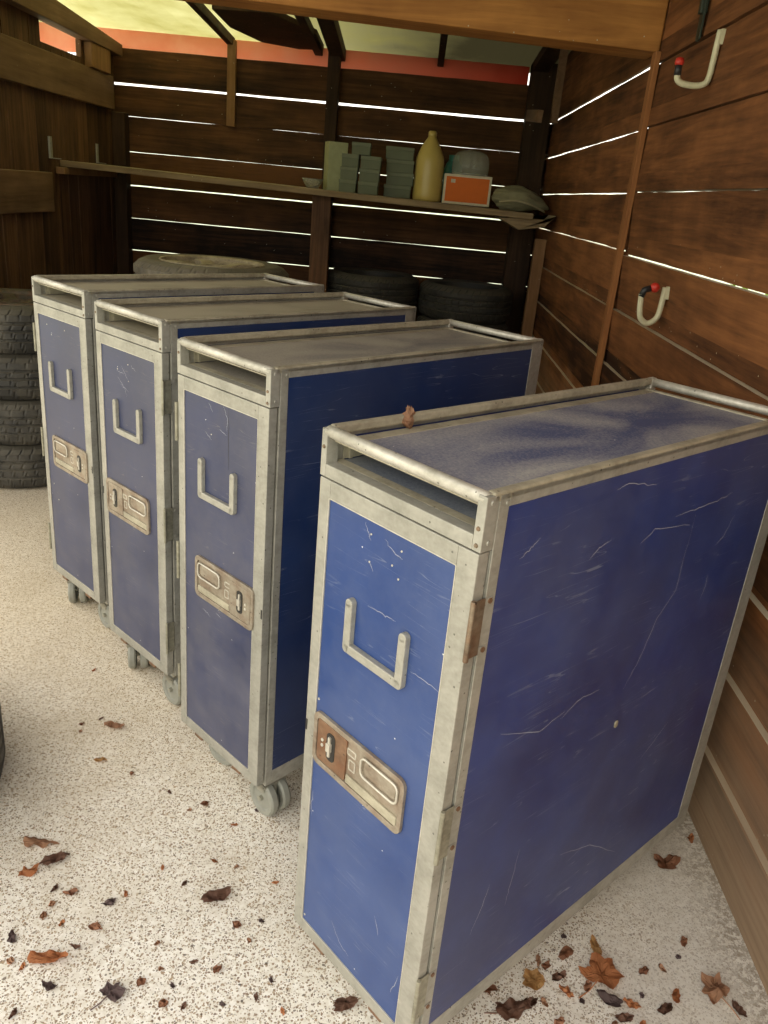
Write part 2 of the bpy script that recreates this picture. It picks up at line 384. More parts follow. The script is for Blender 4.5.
def tube(bm, pts, r, n=10, closed=False, flat=1.0):
    P_ = [Vector(p) for p in pts]; m = len(P_); rings = []
    u = None
    for i, p in enumerate(P_):
        if closed: d = (P_[(i + 1) % m] - P_[i - 1]).normalized()
        else: d = (P_[min(i + 1, m - 1)] - P_[max(i - 1, 0)]).normalized()
        if u is None: u = d.orthogonal().normalized()
        u = (u - d * u.dot(d)).normalized(); w = d.cross(u)
        rr = r[i] if isinstance(r, (list, tuple)) else r
        rings.append([bm.verts.new(p + rr * (math.cos(t) * u + flat * math.sin(t) * w)) for t in [2 * PI * k / n for k in range(n)]])
    for i in range(m if closed else m - 1):
        A, B = rings[i], rings[(i + 1) % m]
        for k in range(n): bm.faces.new((A[k], A[(k + 1) % n], B[(k + 1) % n], B[k]))
    if not closed: bm.faces.new(rings[0][::-1]); bm.faces.new(rings[-1])
def lathe(bm, prof, n=32, axis='z', center=(0, 0, 0), closed=False, mod=None):
    c = Vector(center); rings = []
    for j, (r, h) in enumerate(prof):
        R_ = []
        for k in range(n):
            t = 2 * PI * k / n
            rr = r + (mod(j, k, t) if mod else 0)
            x, y = rr * math.cos(t), rr * math.sin(t)
            v = (x, y, h) if axis == 'z' else ((h, x, y) if axis == 'x' else (x, h, y))
            R_.append(bm.verts.new(c + Vector(v)))
        rings.append(R_)
    m = len(rings)
    for i in range(m if closed else m - 1):
        A, B = rings[i], rings[(i + 1) % m]
        for k in range(n): bm.faces.new((A[k], A[(k + 1) % n], B[(k + 1) % n], B[k]))
    if not closed:
        if prof[0][0] > 1e-5: bm.faces.new(rings[0][::-1])
        if prof[-1][0] > 1e-5: bm.faces.new(rings[-1])
    bmesh.ops.remove_doubles(bm, verts=bm.verts, dist=1e-6)
def smooth_path(pts, n=6):
    P_ = [Vector(p) for p in pts]; out = []
    for i in range(len(P_) - 1):
        p0 = P_[max(i - 1, 0)]; p1 = P_[i]; p2 = P_[i + 1]; p3 = P_[min(i + 2, len(P_) - 1)]
        for k in range(n):
            t = k / n
            out.append(.5 * ((2 * p1) + (-p0 + p2) * t + (2 * p0 - 5 * p1 + 4 * p2 - p3) * t * t + (-p0 + 3 * p1 - 3 * p2 + p3) * t ** 3))
    out.append(P_[-1]); return out

# ------------------------------------------------------------------ room
XR, YB, XL = .773, 5.70, -2.04
def zig(a, b, step, base, amp, seed):
    """points along a..b with a jittered height: the rough edge of a board"""
    n = max(2, int(abs(b - a) / step)); out = []
    for i in range(n + 1):
        t = a + (b - a) * i / n
        out.append((t, base + amp * (noise.noise(Vector((t * 2.3, seed * 7.7, 0))) + .6 * noise.noise(Vector((t * 11, seed * 3.1, 5))))))
    return out
def board(bm, axis, a, b, z0, z1, n0, n1, amp, seed, tilt=0):
    """horizontal board running along axis ('x' or 'y'); n0/n1 inner and outer face positions"""
    lo = zig(a, b, .05, z0, amp, seed); hi = zig(a, b, .05, z1, amp, seed + .5)
    R_ = []
    for (t, zl), (_, zh) in zip(lo, hi):
        q = []
        for nn, z in ((n0, zl), (n1, zl), (n1 + tilt, zh), (n0 + tilt, zh)):
            q.append(bm.verts.new((nn, t, z) if axis == 'y' else (t, nn, z)))
        R_.append(q)
    for A, B in zip(R_, R_[1:]):
        for k in range(4): bm.faces.new((A[k], A[(k + 1) % 4], B[(k + 1) % 4], B[k]))
    bm.faces.new(R_[0][::-1]); bm.faces.new(R_[-1])

# floor
bm = NB(); box(bm, -7, .9, -4, 6.2, -.15, 0); struct('floor', bm, 'concrete')
bm = NB(); box(bm, .9, 6, -4, 9, -.16, -.02); box(bm, -7, .9, 6.2, 9, -.16, -.02)
g = struct('floor', bm, plain('outdoor_soil_and_grass', (.12, .14, .05), .9))
# right wall: lapped boards, in two lengths that meet behind the reddish lath
bm = NB()
zs_near = [-.02, .196, .396, .60, .782, .990, 1.192, 1.412, 1.626, 1.830, 2.04, 2.25]
gap_near = [0, .000, .000, .000, .000, .001, .0045, .004, .003, .004, 0, 0]
for i in range(len(zs_near) - 1):
    zt = zs_near[i + 1] - gap_near[i + 1]
    board(bm, 'y', -.5, 3.215, zs_near[i] + .001, zt, XR + (.017 if i < 7 else .0), XR + (.045 if i != 6 else .030), .0018, i + 1, -.0155 if i < 7 else .009)
zs_far = [-.02, .165, .372, .574, .782, .988, 1.205, 1.409, 1.626, 1.838, 2.04, 2.25]
gap_far = [0, 0, 0, 0, 0, .001, .004, .0055, .0085, .0135, 0, 0]
for i in range(len(zs_far) - 1):
    zt = zs_far[i + 1] - gap_far[i + 1]
    board(bm, 'y', 3.20, 5.76, zs_far[i] + .001, zt, XR + (.015 if i < 6 else .003), XR + (.040 if i < 6 else .016), .0028, i + 21, -.0135 if i < 6 else -.001)
struct('wall_right', bm, 'wall_r')
# back wall
bm = NB()
zs_b = [-.02, .19, .40, .606, .815, 1.022, 1.230, 1.436, 1.646, 1.838, 2.035]
gap_b = [0, 0, 0, 0, .0045, .0034, .0068, .0020, .0012, .0130, 0]
for i in range(len(zs_b) - 1):
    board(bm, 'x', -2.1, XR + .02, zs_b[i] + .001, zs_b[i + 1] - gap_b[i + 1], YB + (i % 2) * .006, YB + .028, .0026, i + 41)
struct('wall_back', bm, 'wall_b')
# left wall: upright planks with an opening left under the plate
bm = NB(); y = 2.9; k = 0
while y < 5.70:
    w = .125 + .02 * random.random()
    top = 2.16 if y + w < 4.74 else (1.90 if y < 5.10 else 1.995)
    off = .008 * random.random()
    box(bm, XL - .03 - off, XL - off, y + .0015, min(y + w, 5.70) - .0015, 0, top)
    y += w; k += 1
struct('wall_left', bm, 'wall_l', .002)
bm = NB(); box(bm, XL, XL + .035, 2.9, 5.58, 1.668, 1.858); struct('trim_1', bm, 'rail', .004)
bm = NB(); box(bm, XL, XL + .035, 2.9, 4.60, 1.075, 1.275); struct('trim_2', bm, 'rail', .004)
bm = NB(); prism(bm, [(2.9, 2.02), (5.69, 1.985), (5.69, 2.05), (2.9, 2.21)], XL - .02, XL + .06, 'yz'); struct('trim_3', bm, 'rail', .004)
bm = NB(); box(bm, XL + .001, XL + .05, 5.20, 5.50, 1.86, 1.99); struct('trim_4', bm, 'lath', .004)
# corner posts and the post in the middle of the back wall
bm = NB(); box(bm, XL + .002, XL + .085, 5.61, 5.697, 0, 1.66); struct('trim_5', bm, 'post', .004)
bm = NB(); box(bm, .60, .755, 5.58, 5.697, 0, 2.15); struct('trim_6', bm, 'post', .006)
bm = NB(); box(bm, -.665, -.590, 5.61, 5.697, 0, 2.12); struct('trim_7', bm, 'post', .005)
bm = NB(); box(bm, -1.307, -1.252, 5.66, 5.697, 1.64, 2.13); struct('trim_8', bm, 'lath', .003)
# reddish lath on the right wall
bm = NB(); box(bm, XR - .018, XR + .002, 3.175, 3.225, 0, 1.862); struct('trim_9', bm, 'rust_lath', .003)
# short board leaning by the right corner, slat and bracket board above the shelf
bm = NB(); box(bm, XR - .066, XR + .002, 5.10, 5.16, 0, 1.15); struct('trim_10', bm, 'lath', .004)
bm = NB(); prism(bm, [(5.33, 1.86), (5.36, 1.80), (4.80, 1.75), (4.78, 1.81)], XR - .20, XR - .17, 'yz'); 
bm2 = bm; struct('trim_11', bm2, 'rail', .003)
bm = NB(); box(bm, XR - .115, XR - .075, 4.86, 4.90, 1.76, 2.17); struct('trim_12', bm, 'rail', .003)
# big beam across the front of the bay
bm = NB(); prism(bm, [(-2.3, 1.955), (XR + .0, 1.862), (XR + .0, 2.17), (-2.3, 2.17)], 3.20, 3.37); struct('trim_13', bm, 'beam', .006)
# rafters under the roof sheet
def roofz(y): return 2.15 + .06 * (5.7 - y)
def rafter(name, x0, x1, y0, y1, mat, dx=0, h=.05):
    bm = NB()
    vs = []
    for yy, d in ((y0, dx), (y1, 0)):
        for xx, zz in ((x0 + d, -h), (x1 + d, -h), (x1 + d, -.001), (x0 + d, -.001)): vs.append(bm.verts.new((xx, yy, roofz(yy) + zz)))
    for f in ((0, 1, 2, 3), (7, 6, 5, 4), (0, 4, 5, 1), (1, 5, 6, 2), (2, 6, 7, 3), (3, 7, 4, 0)): bm.faces.new([vs[i] for i in f])
    struct(name, bm, mat, .003)
rafter('trim_14', -1.31, -1.27, 3.5, 5.72, 'post', -.03)
rafter('trim_15', -.765, -.715, 3.5, 5.78, 'post', 0)
rafter('trim_16', -.66, -.57, 3.5, 5.78, 'post', .05, .07)
rafter('trim_17', .015, .055, 3.5, 5.78, 'post', 0)
rafter('trim_18', .60, .70, 3.5, 5.70, 'post', 0, .06)
# ragged slab of dark board patched under the roof sheet
bm = NB()
pts = [(-1.225, 4.93), (-.90, 4.90), (-.70, 5.30), (-.70, 5.66), (-.86, 5.70), (-1.08, 5.60), (-1.21, 5.30)]
A = [bm.verts.new((x, y, roofz(y) - .035)) for x, y in pts]; B = [bm.verts.new((x, y, roofz(y) - .003)) for x, y in pts]
bm.faces.new(A[::-1]); bm.faces.new(B)
for i in range(len(pts)): bm.faces.new((A[i], A[(i + 1) % 7], B[(i + 1) % 7], B[i]))
struct('trim_19', bm, 'post', .004)
# red fascia outside the back wall and the sheet roof
bm = NB(); box(bm, -3.6, .598, 5.745, 5.75, 1.99, roofz(5.75) - .004); struct('trim_20', bm, 'fascia')
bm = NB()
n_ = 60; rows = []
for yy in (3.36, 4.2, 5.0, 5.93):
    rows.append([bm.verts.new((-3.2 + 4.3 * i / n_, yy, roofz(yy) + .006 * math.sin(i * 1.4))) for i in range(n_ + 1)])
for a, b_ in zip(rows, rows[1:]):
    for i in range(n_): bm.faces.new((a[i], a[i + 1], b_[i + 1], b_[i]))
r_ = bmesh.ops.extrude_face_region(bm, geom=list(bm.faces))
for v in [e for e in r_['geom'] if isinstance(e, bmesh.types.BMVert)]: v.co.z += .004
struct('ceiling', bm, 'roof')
bm = NB(); prism(bm, [(.2, 2.42), (3.36, 2.292), (3.36, 2.33), (.2, 2.46)], -2.3, 1.1, 'yz'); struct('ceiling', bm, 'opaque_roof')
# cement skirting dirt is in the wood material; shed seen from outside needs nothing more

# ------------------------------------------------------------------ shelf
def shz(x): return 1.303 - .019 * x
sh = thing('wall_shelf', 'long dusty plank shelf across the back wall, carrying boxes and a jug', 'shelf', (0, 0, 0))
for nm, y0, y1, x1 in (('shelf_board', 4.78, 5.20, .63), ('shelf_board', 5.205, 5.575, .56)):
    bm = NB()
    vs = []
    for x in (XL + .001 + .036 * 0, x1):
        for yy, dz in ((y0, -.032), (y1, -.032), (y1, 0), (y0, 0)): vs.append(bm.verts.new((x, yy, shz(x) + dz)))
    for f in ((0, 1, 2, 3), (7, 6, 5, 4), (0, 4, 5, 1), (1, 5, 6, 2), (2, 6, 7, 3), (3, 7, 4, 0)): bm.faces.new([vs[i] for i in f])
    link(nm, bm, 'shelf', sh, .003)
bm = NB(); box(bm, -.635, -.525, 4.95, 5.03, 0, shz(-.58) - .033); link('post', bm, 'wall_l', sh, .004)
bm = NB(); box(bm, XL + .001, XL + .05, 4.72, 5.55, 1.27, 1.305); link('bearer', bm, 'lath', sh, .003)
bm = NB(); prism(bm, [(.44, 1.255), (.62, 1.262), (.735, 1.262), (.76, 1.29), (.70, 1.225), (.56, 1.20)], 4.80, 5.1); link('broken_end', bm, 'shelf', sh, .002)
# steel brackets on the left wall over the shelf
for i, (yy, lab) in enumerate(((4.66, 'pale steel angle bracket at the near left end of the shelf'), (5.33, 'pale steel angle bracket on the left wall, farther in over the shelf'))):
    bm = NB(); box(bm, XL - .008, XL + .004, yy, yy + .03, 1.345, 1.455); box(bm, XL, XL + .05, yy, yy + .03, 1.345, 1.349)
    cyl(bm, (XL + .004, yy + .015, 1.43), (XL + .007, yy + .015, 1.43), .006, 10)
    tag(link('angle_bracket', bm, 'alu', None, .001), lab, 'bracket')

# ------------------------------------------------------------------ things on the shelf
Y0 = 5.2
def carton(name, x0, x1, y0, y1, z0, z1, mat, lidmat, label, cat='box', rz=0, group=None):
    cx, cy = (x0 + x1) / 2, (y0 + y1) / 2; w, d, h = x1 - x0, y1 - y0, z1 - z0
    t = thing(name, label, cat, (cx, cy, z0), rz, group)
    bm = NB(); box(bm, -w / 2, w / 2, -d / 2, d / 2, 0, h * .72); link('box_body', bm, mat, t, .003)
    bm = NB(); box(bm, -w / 2 - .002, w / 2 + .002, -d / 2 - .002, d / 2 + .002, h * .70, h); link('lid', bm, lidmat, t, .004)
    return t
z0 = shz(-.53)
tall = thing('tall_carton', 'tall narrow pale green carton standing upright at the left of the shelf boxes', 'box', (-.545, 5.275, z0), .35)
bm = NB(); box(bm, -.06, .06, -.05, .05, 0, .272); link('box_body', bm, 'box_tall', tall, .003)
bm = NB(); box(bm, -.0605, .0605, -.002, .002, .2725, .2732); link('lid_seam', bm, 'white_card', tall)
names = ['bottom', 'middle', 'top']
for ci, (xa, xb, colname) in enumerate(((-.490, -.392, 'left'), (-.378, -.262, 'right'))):
    zz = shz(xa)
    for k in range(3):
        h = .069
        j = .004 * ((k * 7 + ci * 3) % 3 - 1)
        carton('small_box', xa + j, xb + j, 5.04, 5.15, zz, zz + h, 'box_green', 'lid_green',
               'small grey-green box, %s one of three in the %s column beside the tall carton' % (names[k], colname), group='small green boxes on the shelf')
        zz += h
    if ci == 0: ztop = zz
ztop = max(ztop, shz(-.378) + .207)
carton('small_box', -.432, -.325, 5.05, 5.15, ztop + .0005, ztop + .066, 'box_green', 'lid_green', 'small grey-green box perched across the tops of two box columns', group='small green boxes on the shelf')
zz = shz(-.23)
for k, nm in enumerate(('bottom', 'second', 'third', 'topmost')):
    j = .005 * ((k * 5) % 3 - 1)
    carton('small_box', -.228 + j - (.004 if k == 3 else 0), -.068 + j, 5.14, 5.25, zz, zz + .0695, 'box_green', 'lid_green',
           'wider grey-green box, %s of the column of four beside the yellow jug' % nm, group='wide green boxes on the shelf')
    zz += .0695
# jug
jz = shz(.03)
jt = thing('plastic_jug', 'tall cloudy yellow plastic jug with a narrow neck on the shelf', 'jug', (.026, 5.19, jz))
prof = [(.0, 0), (.076, 0), (.084, .008), (.086, .03), (.0855, .215), (.082, .240), (.070, .272), (.054, .305), (.036, .335), (.026, .350), (.023, .358)]
bm = NB(); lathe(bm, prof, 32); link('jug_body', bm, 'jug', jt, 0, True)
bm = NB(); lathe(bm, [(.0, .356), (.024, .356), (.026, .360), (.025, .378), (.018, .386), (0, .387)], 24); link('cap', bm, 'jug', jt, 0, True)
# teal container behind
tt = thing('teal_bottle', 'dark teal bottle half hidden between the yellow jug and the orange box', 'bottle', (.175, 5.42, shz(.165)))
bm = NB(); lathe(bm, [(0, 0), (.05, 0), (.055, .01), (.055, .20), (.045, .23), (.03, .25)], 24); link('bottle_body', bm, 'teal', tt, 0, True)
bm = NB(); lathe(bm, [(0, .249), (.032, .249), (.032, .28), (0, .282)], 20); link('cap', bm, 'teal', tt, 0)
# orange box with cream border
ob = thing('orange_box', 'orange box with a cream border lying on the shelf under a clear container', 'box', (.262, 5.14, shz(.41) + .006), -.03)
bm = NB(); box(bm, -.142, .142, 0, .15, 0, .166); link('box_body', bm, 'white_card', ob, .002)
bm = NB(); box(bm, -.128, .128, -.0012, .001, .014, .152); link('front_panel', bm, 'orange', ob)
bm = NB(); box(bm, -.100, -.074, -.0022, -.0010, .118, .138); link('small_label', bm, 'white_card', ob)
# ribbed clear container on the orange box
cl = thing('clear_container', 'ribbed clear plastic dome container standing on top of the orange box', 'container', (.272, 5.235, shz(.41) + .006 + .1665))
prof = [(0, 0), (.098, 0), (.104, .008), (.108, .04), (.106, .075), (.098, .105), (.080, .125), (.045, .138), (0, .142)]
bm = NB(); lathe(bm, prof, 64, mod=lambda j, k, t: (.004 if (k // 2) % 2 else 0) if 1 < j < 7 else 0); link('dome', bm, 'clear', cl, 0, True)
bm = NB(); lathe(bm, [(.103, .0), (.113, .002), (.113, .010), (.103, .012)], 48, closed=True); link('rim_band', bm, 'clear', cl, 0, True)
# canvas bag
bg = thing('canvas_bag', 'crumpled dusty canvas bag slumped at the right end of the shelf', 'bag', (.580, 5.12, 1.292))
bm = NB(); bmesh.ops.create_icosphere(bm, subdivisions=5, radius=1)
for v in bm.verts:
    p_ = v.co.copy()
    s = 1 + .18 * noise.noise(p_ * 1.7 + Vector((3, 1, 2))) + .08 * noise.noise(Vector((p_.x * 3, p_.y * 3, p_.z * 9)))
    x, y_, z = p_.x * s, p_.y * s, p_.z * s
    hgt = .075 * (1 - .45 * max(0, x)) 
    v.co = Vector((x * .162 , y_ * .13, max(0, .072 + z * hgt - .035 * x * x * (1 if x > 0 else 0))))
link('bag_body', bm, 'bag', bg, 0, True)
bm = NB(); tube(bm, smooth_path([(-.13, -.112, .045), (-.04, -.135, .058), (.05, -.128, .045), (.12, -.085, .022), (.15, -.03, .012)], 6), .006, 8)
link('seam', bm, 'bag_s', bg, 0, True)
# glass bowl
bw = thing('glass_bowl', 'small cut glass bowl on the shelf left of the tall carton', 'bowl', (-.665, 5.16, shz(-.665)))
bm = NB(); lathe(bm, [(0, 0), (.035, 0), (.038, .008), (.052, .03), (.064, .055), (.060, .055), (.048, .030), (.03, .010), (0, .008)], 48,
      mod=lambda j, k, t: .002 * math.sin(t * 16) if 1 < j < 7 else 0)
link('bowl_body', bm, 'glass', bw, 0, True)

# ------------------------------------------------------------------ tyres
def tyre_mesh(bm, R=.31, w=.195, inner=.205, n=252, style=0):
    """lies flat: axis z, from z=0 to z=w"""
    h = w / 2
    prof = [(inner, .012), (inner + .012, .004), (inner + .045, .0), (R - .045, .001), (R - .020, .012), (R - .006, .030)]
    tread = []
    for zc in (.052, .083, .112, .143):
        pass
    g = [.030, .055, .060, .066, .071, .093, .098, .102, .107, .124, .129, .135, .140, .165]
    dep = [0, 0, -.009, -.009, 0, 0, -.009, -.009, 0, 0, -.009, -.009, 0, 0]
    s = w / .195
    for a, d in zip(g[1:], dep[1:]): tread.append((R + d + .0, a * s))
    prof = prof + tread + [(R - .006, w - .030 + .004), (R - .020, w - .012), (R - .045, w - .001), (inner + .045, w), (inner + .012, w - .004), (inner, w - .012), (inner - .004, w * .5)]
    def mod(j, k, t):
        sh = j <= 6 or j >= 18
        q = (j if j <= 12 else 24 - j)
        if style == 0: ph = (k + q) % 6
        elif style == 1: ph = (k + j * 2) % 7
        else: ph = (k + q * 2) % 9
        if 4 <= j <= 20 and ph == 0 and (sh or j in (8, 9, 10, 13, 14, 15)): return -.0045
        return 0
    lathe(bm, prof, n, closed=True, mod=mod)
def tyre(loc, label, mat='rubber', rim=None, R=.31, w=.195, style=0, rz=0, group=None, spokes=5):
    t = thing('car_tyre', label, 'tyre', loc, rz, group)
    bm = NB(); tyre_mesh(bm, R, w, style=style); link('tyre_body', bm, mat, t, 0, False)
    if rim:
        r = thing_child = None
        bm = NB()
        lathe(bm, [(.218, w - .006), (.212, w + .001), (.203, w - .004), (.196, w - .020), (.185, w - .05), (.185, .03), (.20, .012), (.206, .005), (.200, .002), (.18, .02), (.176, w - .05), (.188, w - .018)], 64, closed=True)
        ro = link('wheel_rim', bm, rim, t, 0, True)
        for k in range(spokes):
            a = 2 * PI * k / spokes
            bm = NB(); mtx = Matrix.Rotation(a, 4, 'Z')
            vs = []
            for x, hw, z in ((.05, .030, w - .022), (.12, .024, w - .012), (.190, .034, w - .012)):
                vs.append([bm.verts.new(mtx @ Vector((x, s_ * hw, z + dz))) for s_, dz in ((-1, -.02), (1, -.02), (1, 0), (-1, 0))])
            for A, B in zip(vs, vs[1:]):
                for q in range(4): bm.faces.new((A[q], A[(q + 1) % 4], B[(q + 1) % 4], B[q]))
            bm.faces.new(vs[0][::-1]); bm.faces.new(vs[-1])
            link('spoke', bm, rim, ro, .004)
        bm = NB(); lathe(bm, [(0, w - .060), (.062, w - .060), (.066, w - .030), (.060, w - .018), (.035, w - .018), (.033, w - .032), (0, w - .032)], 32)
        link('hub', bm, rim, ro, 0, True)
    return t
labs = ['bottom tyre of the stack at the left edge, on the concrete', 'second tyre from the floor in the stack at the left edge',
        'third tyre from the floor in the stack at the left edge', 'topmost tyre of the left edge stack, with a dark dusty wheel in it']
for k in range(4):
    tyre((-1.70 + .006 * ((k * 5) % 3 - 1), 3.44 + .006 * ((k * 7) % 3 - 1), .195 * k), labs[k], 'rubber', 'rim_d' if k == 3 else None, .308, .195, k % 3, .3 * k)
words = ['bottom', 'second', 'third', 'fourth', 'fifth']
for k in range(5):
    tyre((-.84, 3.42, .201 * k), 'dusty brown tyre on an alloy wheel, on top of the stack behind the leftmost trolley' if k == 4 else
         '%s tyre from the floor in the stack under the alloy wheel tyre' % words[k], 'rubber_l' if k == 4 else 'rubber_d', 'rim' if k == 4 else None, .316, .201, 1, .2 * k)
for k in range(4):
    tyre((-.262, 5.20, .215 * k), ('topmost' if k == 3 else words[k]) + ' old black tyre in the dark stack right of the shelf post', 'rubber_d', None, .295, .215, 1, .2 * k)
    tyre((.333, 5.19, .211 * k), ('topmost' if k == 3 else words[k]) + ' old black tyre in the dark stack nearest the back right corner', 'rubber_d', None, .295, .211, 0, .3 * k)
tyre((-1.117, 1.335, 0), 'single black tyre lying on the concrete at the left edge of the picture', 'rubber', None, .31, .20, 2)

# ------------------------------------------------------------------ hooks and strap on the right wall
h1 = thing('storage_hook', 'upper cream J-shaped wall hook with black grip and red tip', 'hook', (XR, 2.55, 1.685))
bm = NB(); tube(bm, smooth_path([(-.004, .0, .135), (-.006, 0, .07), (-.008, .002, .020), (-.018, .004, .002), (-.045, .006, -.004), (-.080, .006, .000), (-.093, .006, .010), (-.095, .006, .022)], 5), .0085, 10)
link('hook_bar', bm, 'cream', h1, 0, True)
bm = NB(); tube(bm, [(-.095, .006, .018), (-.096, .006, .044)], .0098, 12); link('grip', bm, 'black', h1, 0, True)
bm = NB(); lathe(bm, [(0, .0), (.011, .001), (.013, .008), (.011, .018), (0, .022)], 16, center=(-.096, .006, .042)); link('tip', bm, 'red', h1, 0, True)
bm = NB(); box(bm, -.003, .012, -.008, .008, .10, .138); link('mount', bm, 'cream', h1, .002)
h2 = thing('storage_hook', 'lower cream U-shaped wall hook with a red ball tip', 'hook', (XR, 2.55, 1.03))
bm = NB(); tube(bm, smooth_path([(-.006, 0, .105), (-.008, 0, .045), (-.014, 0, .012), (-.038, -.002, -.006), (-.062, -.004, .006), (-.071, -.006, .032), (-.076, -.008, .080)], 6), .0088, 10)
link('hook_bar', bm, 'cream', h2, 0, True)
bm = NB(); tube(bm, [(-.076, -.008, .072), (-.070, -.008, .092), (-.052, -.008, .099)], .0098, 12); link('grip', bm, 'black', h2, 0, True)
bm = NB(); bmesh.ops.create_icosphere(bm, subdivisions=3, radius=.015, matrix=Matrix.Translation((-.040, -.008, .102))); link('tip', bm, 'red', h2, 0, True)
bm = NB(); box(bm, -.003, .012, -.008, .008, .07, .108); link('mount', bm, 'cream', h2, .002)
st = thing('hanging_strap', 'dark green metal strap hanging on the wall above the upper hook', 'strap', (XR - .001, 2.73, 1.82))
bm = NB(); prism(bm, rrect(-.018, .018, 0, .17, .012), 0, .006, 'yz'); link('strap_body', bm, 'strap', st, .001)
for o_ in list(st.children): o_.location = (-.012, 0, 0)
bm = NB(); box(bm, -.022, .0, -.012, .012, .07, .17); link('buckle', bm, 'strap', st, .003)

# ------------------------------------------------------------------ trolleys
W, D, ZB, ZT = .303, .84, .110, 1.030
SIDE_MARKS = [[(0.52, 0.9), (0.516, 0.765), (0.476, 0.727), (0.442, 0.65), (0.415, 0.612)], [(0.455, 0.911), (0.514, 0.911), (0.576, 0.911), (0.636, 0.916)], [(0.27, 0.987), (0.297, 0.992), (0.373, 0.976)], [(0.668, 0.87), (0.646, 0.835), (0.623, 0.823)], [(0.235, 0.892), (0.254, 0.905), (0.281, 0.911)], [(0.077, 0.931), (0.098, 0.942), (0.113, 0.952)], [(0.242, 0.626), (0.287, 0.644), (0.34, 0.641)], [(0.542, 0.41), (0.583, 0.436), (0.619, 0.461)], [(0.19, 0.29), (0.196, 0.339), (0.202, 0.398)], [(0.109, 0.282), (0.129, 0.331), (0.138, 0.366)], [(0.329, 0.311), (0.428, 0.275), (0.535, 0.195)], [(0.363, 0.884), (0.397, 0.901), (0.508, 0.885)], [(0.098, 0.663), (0.194, 0.625), (0.251, 0.637)], [(0.618, 0.719), (0.626, 0.746), (0.623, 0.767)]]
FRONT0 = [[(0.103, 0.922), (0.111, 0.907), (0.116, 0.902)], [(0.144, 0.913), (0.165, 0.9), (0.179, 0.899)], [(0.115, 0.872), (0.125, 0.859)], [(0.215, 0.751), (0.244, 0.752), (0.268, 0.749)], [(0.121, 0.805), (0.152, 0.807), (0.178, 0.808)], [(0.029, 0.371), (0.030, 0.423)], [(0.250, 0.186), (0.262, 0.235)], [(0.095, 0.713), (0.102, 0.728)], [(.10, .20), (.13, .17), (.15, .165)], [(.20, .30), (.21, .27)]]
FRONT1 = [[(0.11, 0.923), (0.123, 0.906)], [(0.160, 0.926), (0.174, 0.905), (0.171, 0.88)], [(0.148, 0.877), (0.171, 0.871)], [(0.1, 0.86), (0.121, 0.849)], [(.09, .46), (.12, .45)], [(.14, .47), (.16, .465)]]
FRONT2 = [[(0.095, 0.876), (0.132, 0.872)], [(0.112, 0.845), (0.148, 0.834)], [(0.162, 0.902), (0.184, 0.89)], [(.10, .86), (.13, .84), (.14, .82)], [(.12, .89), (.15, .86)]]
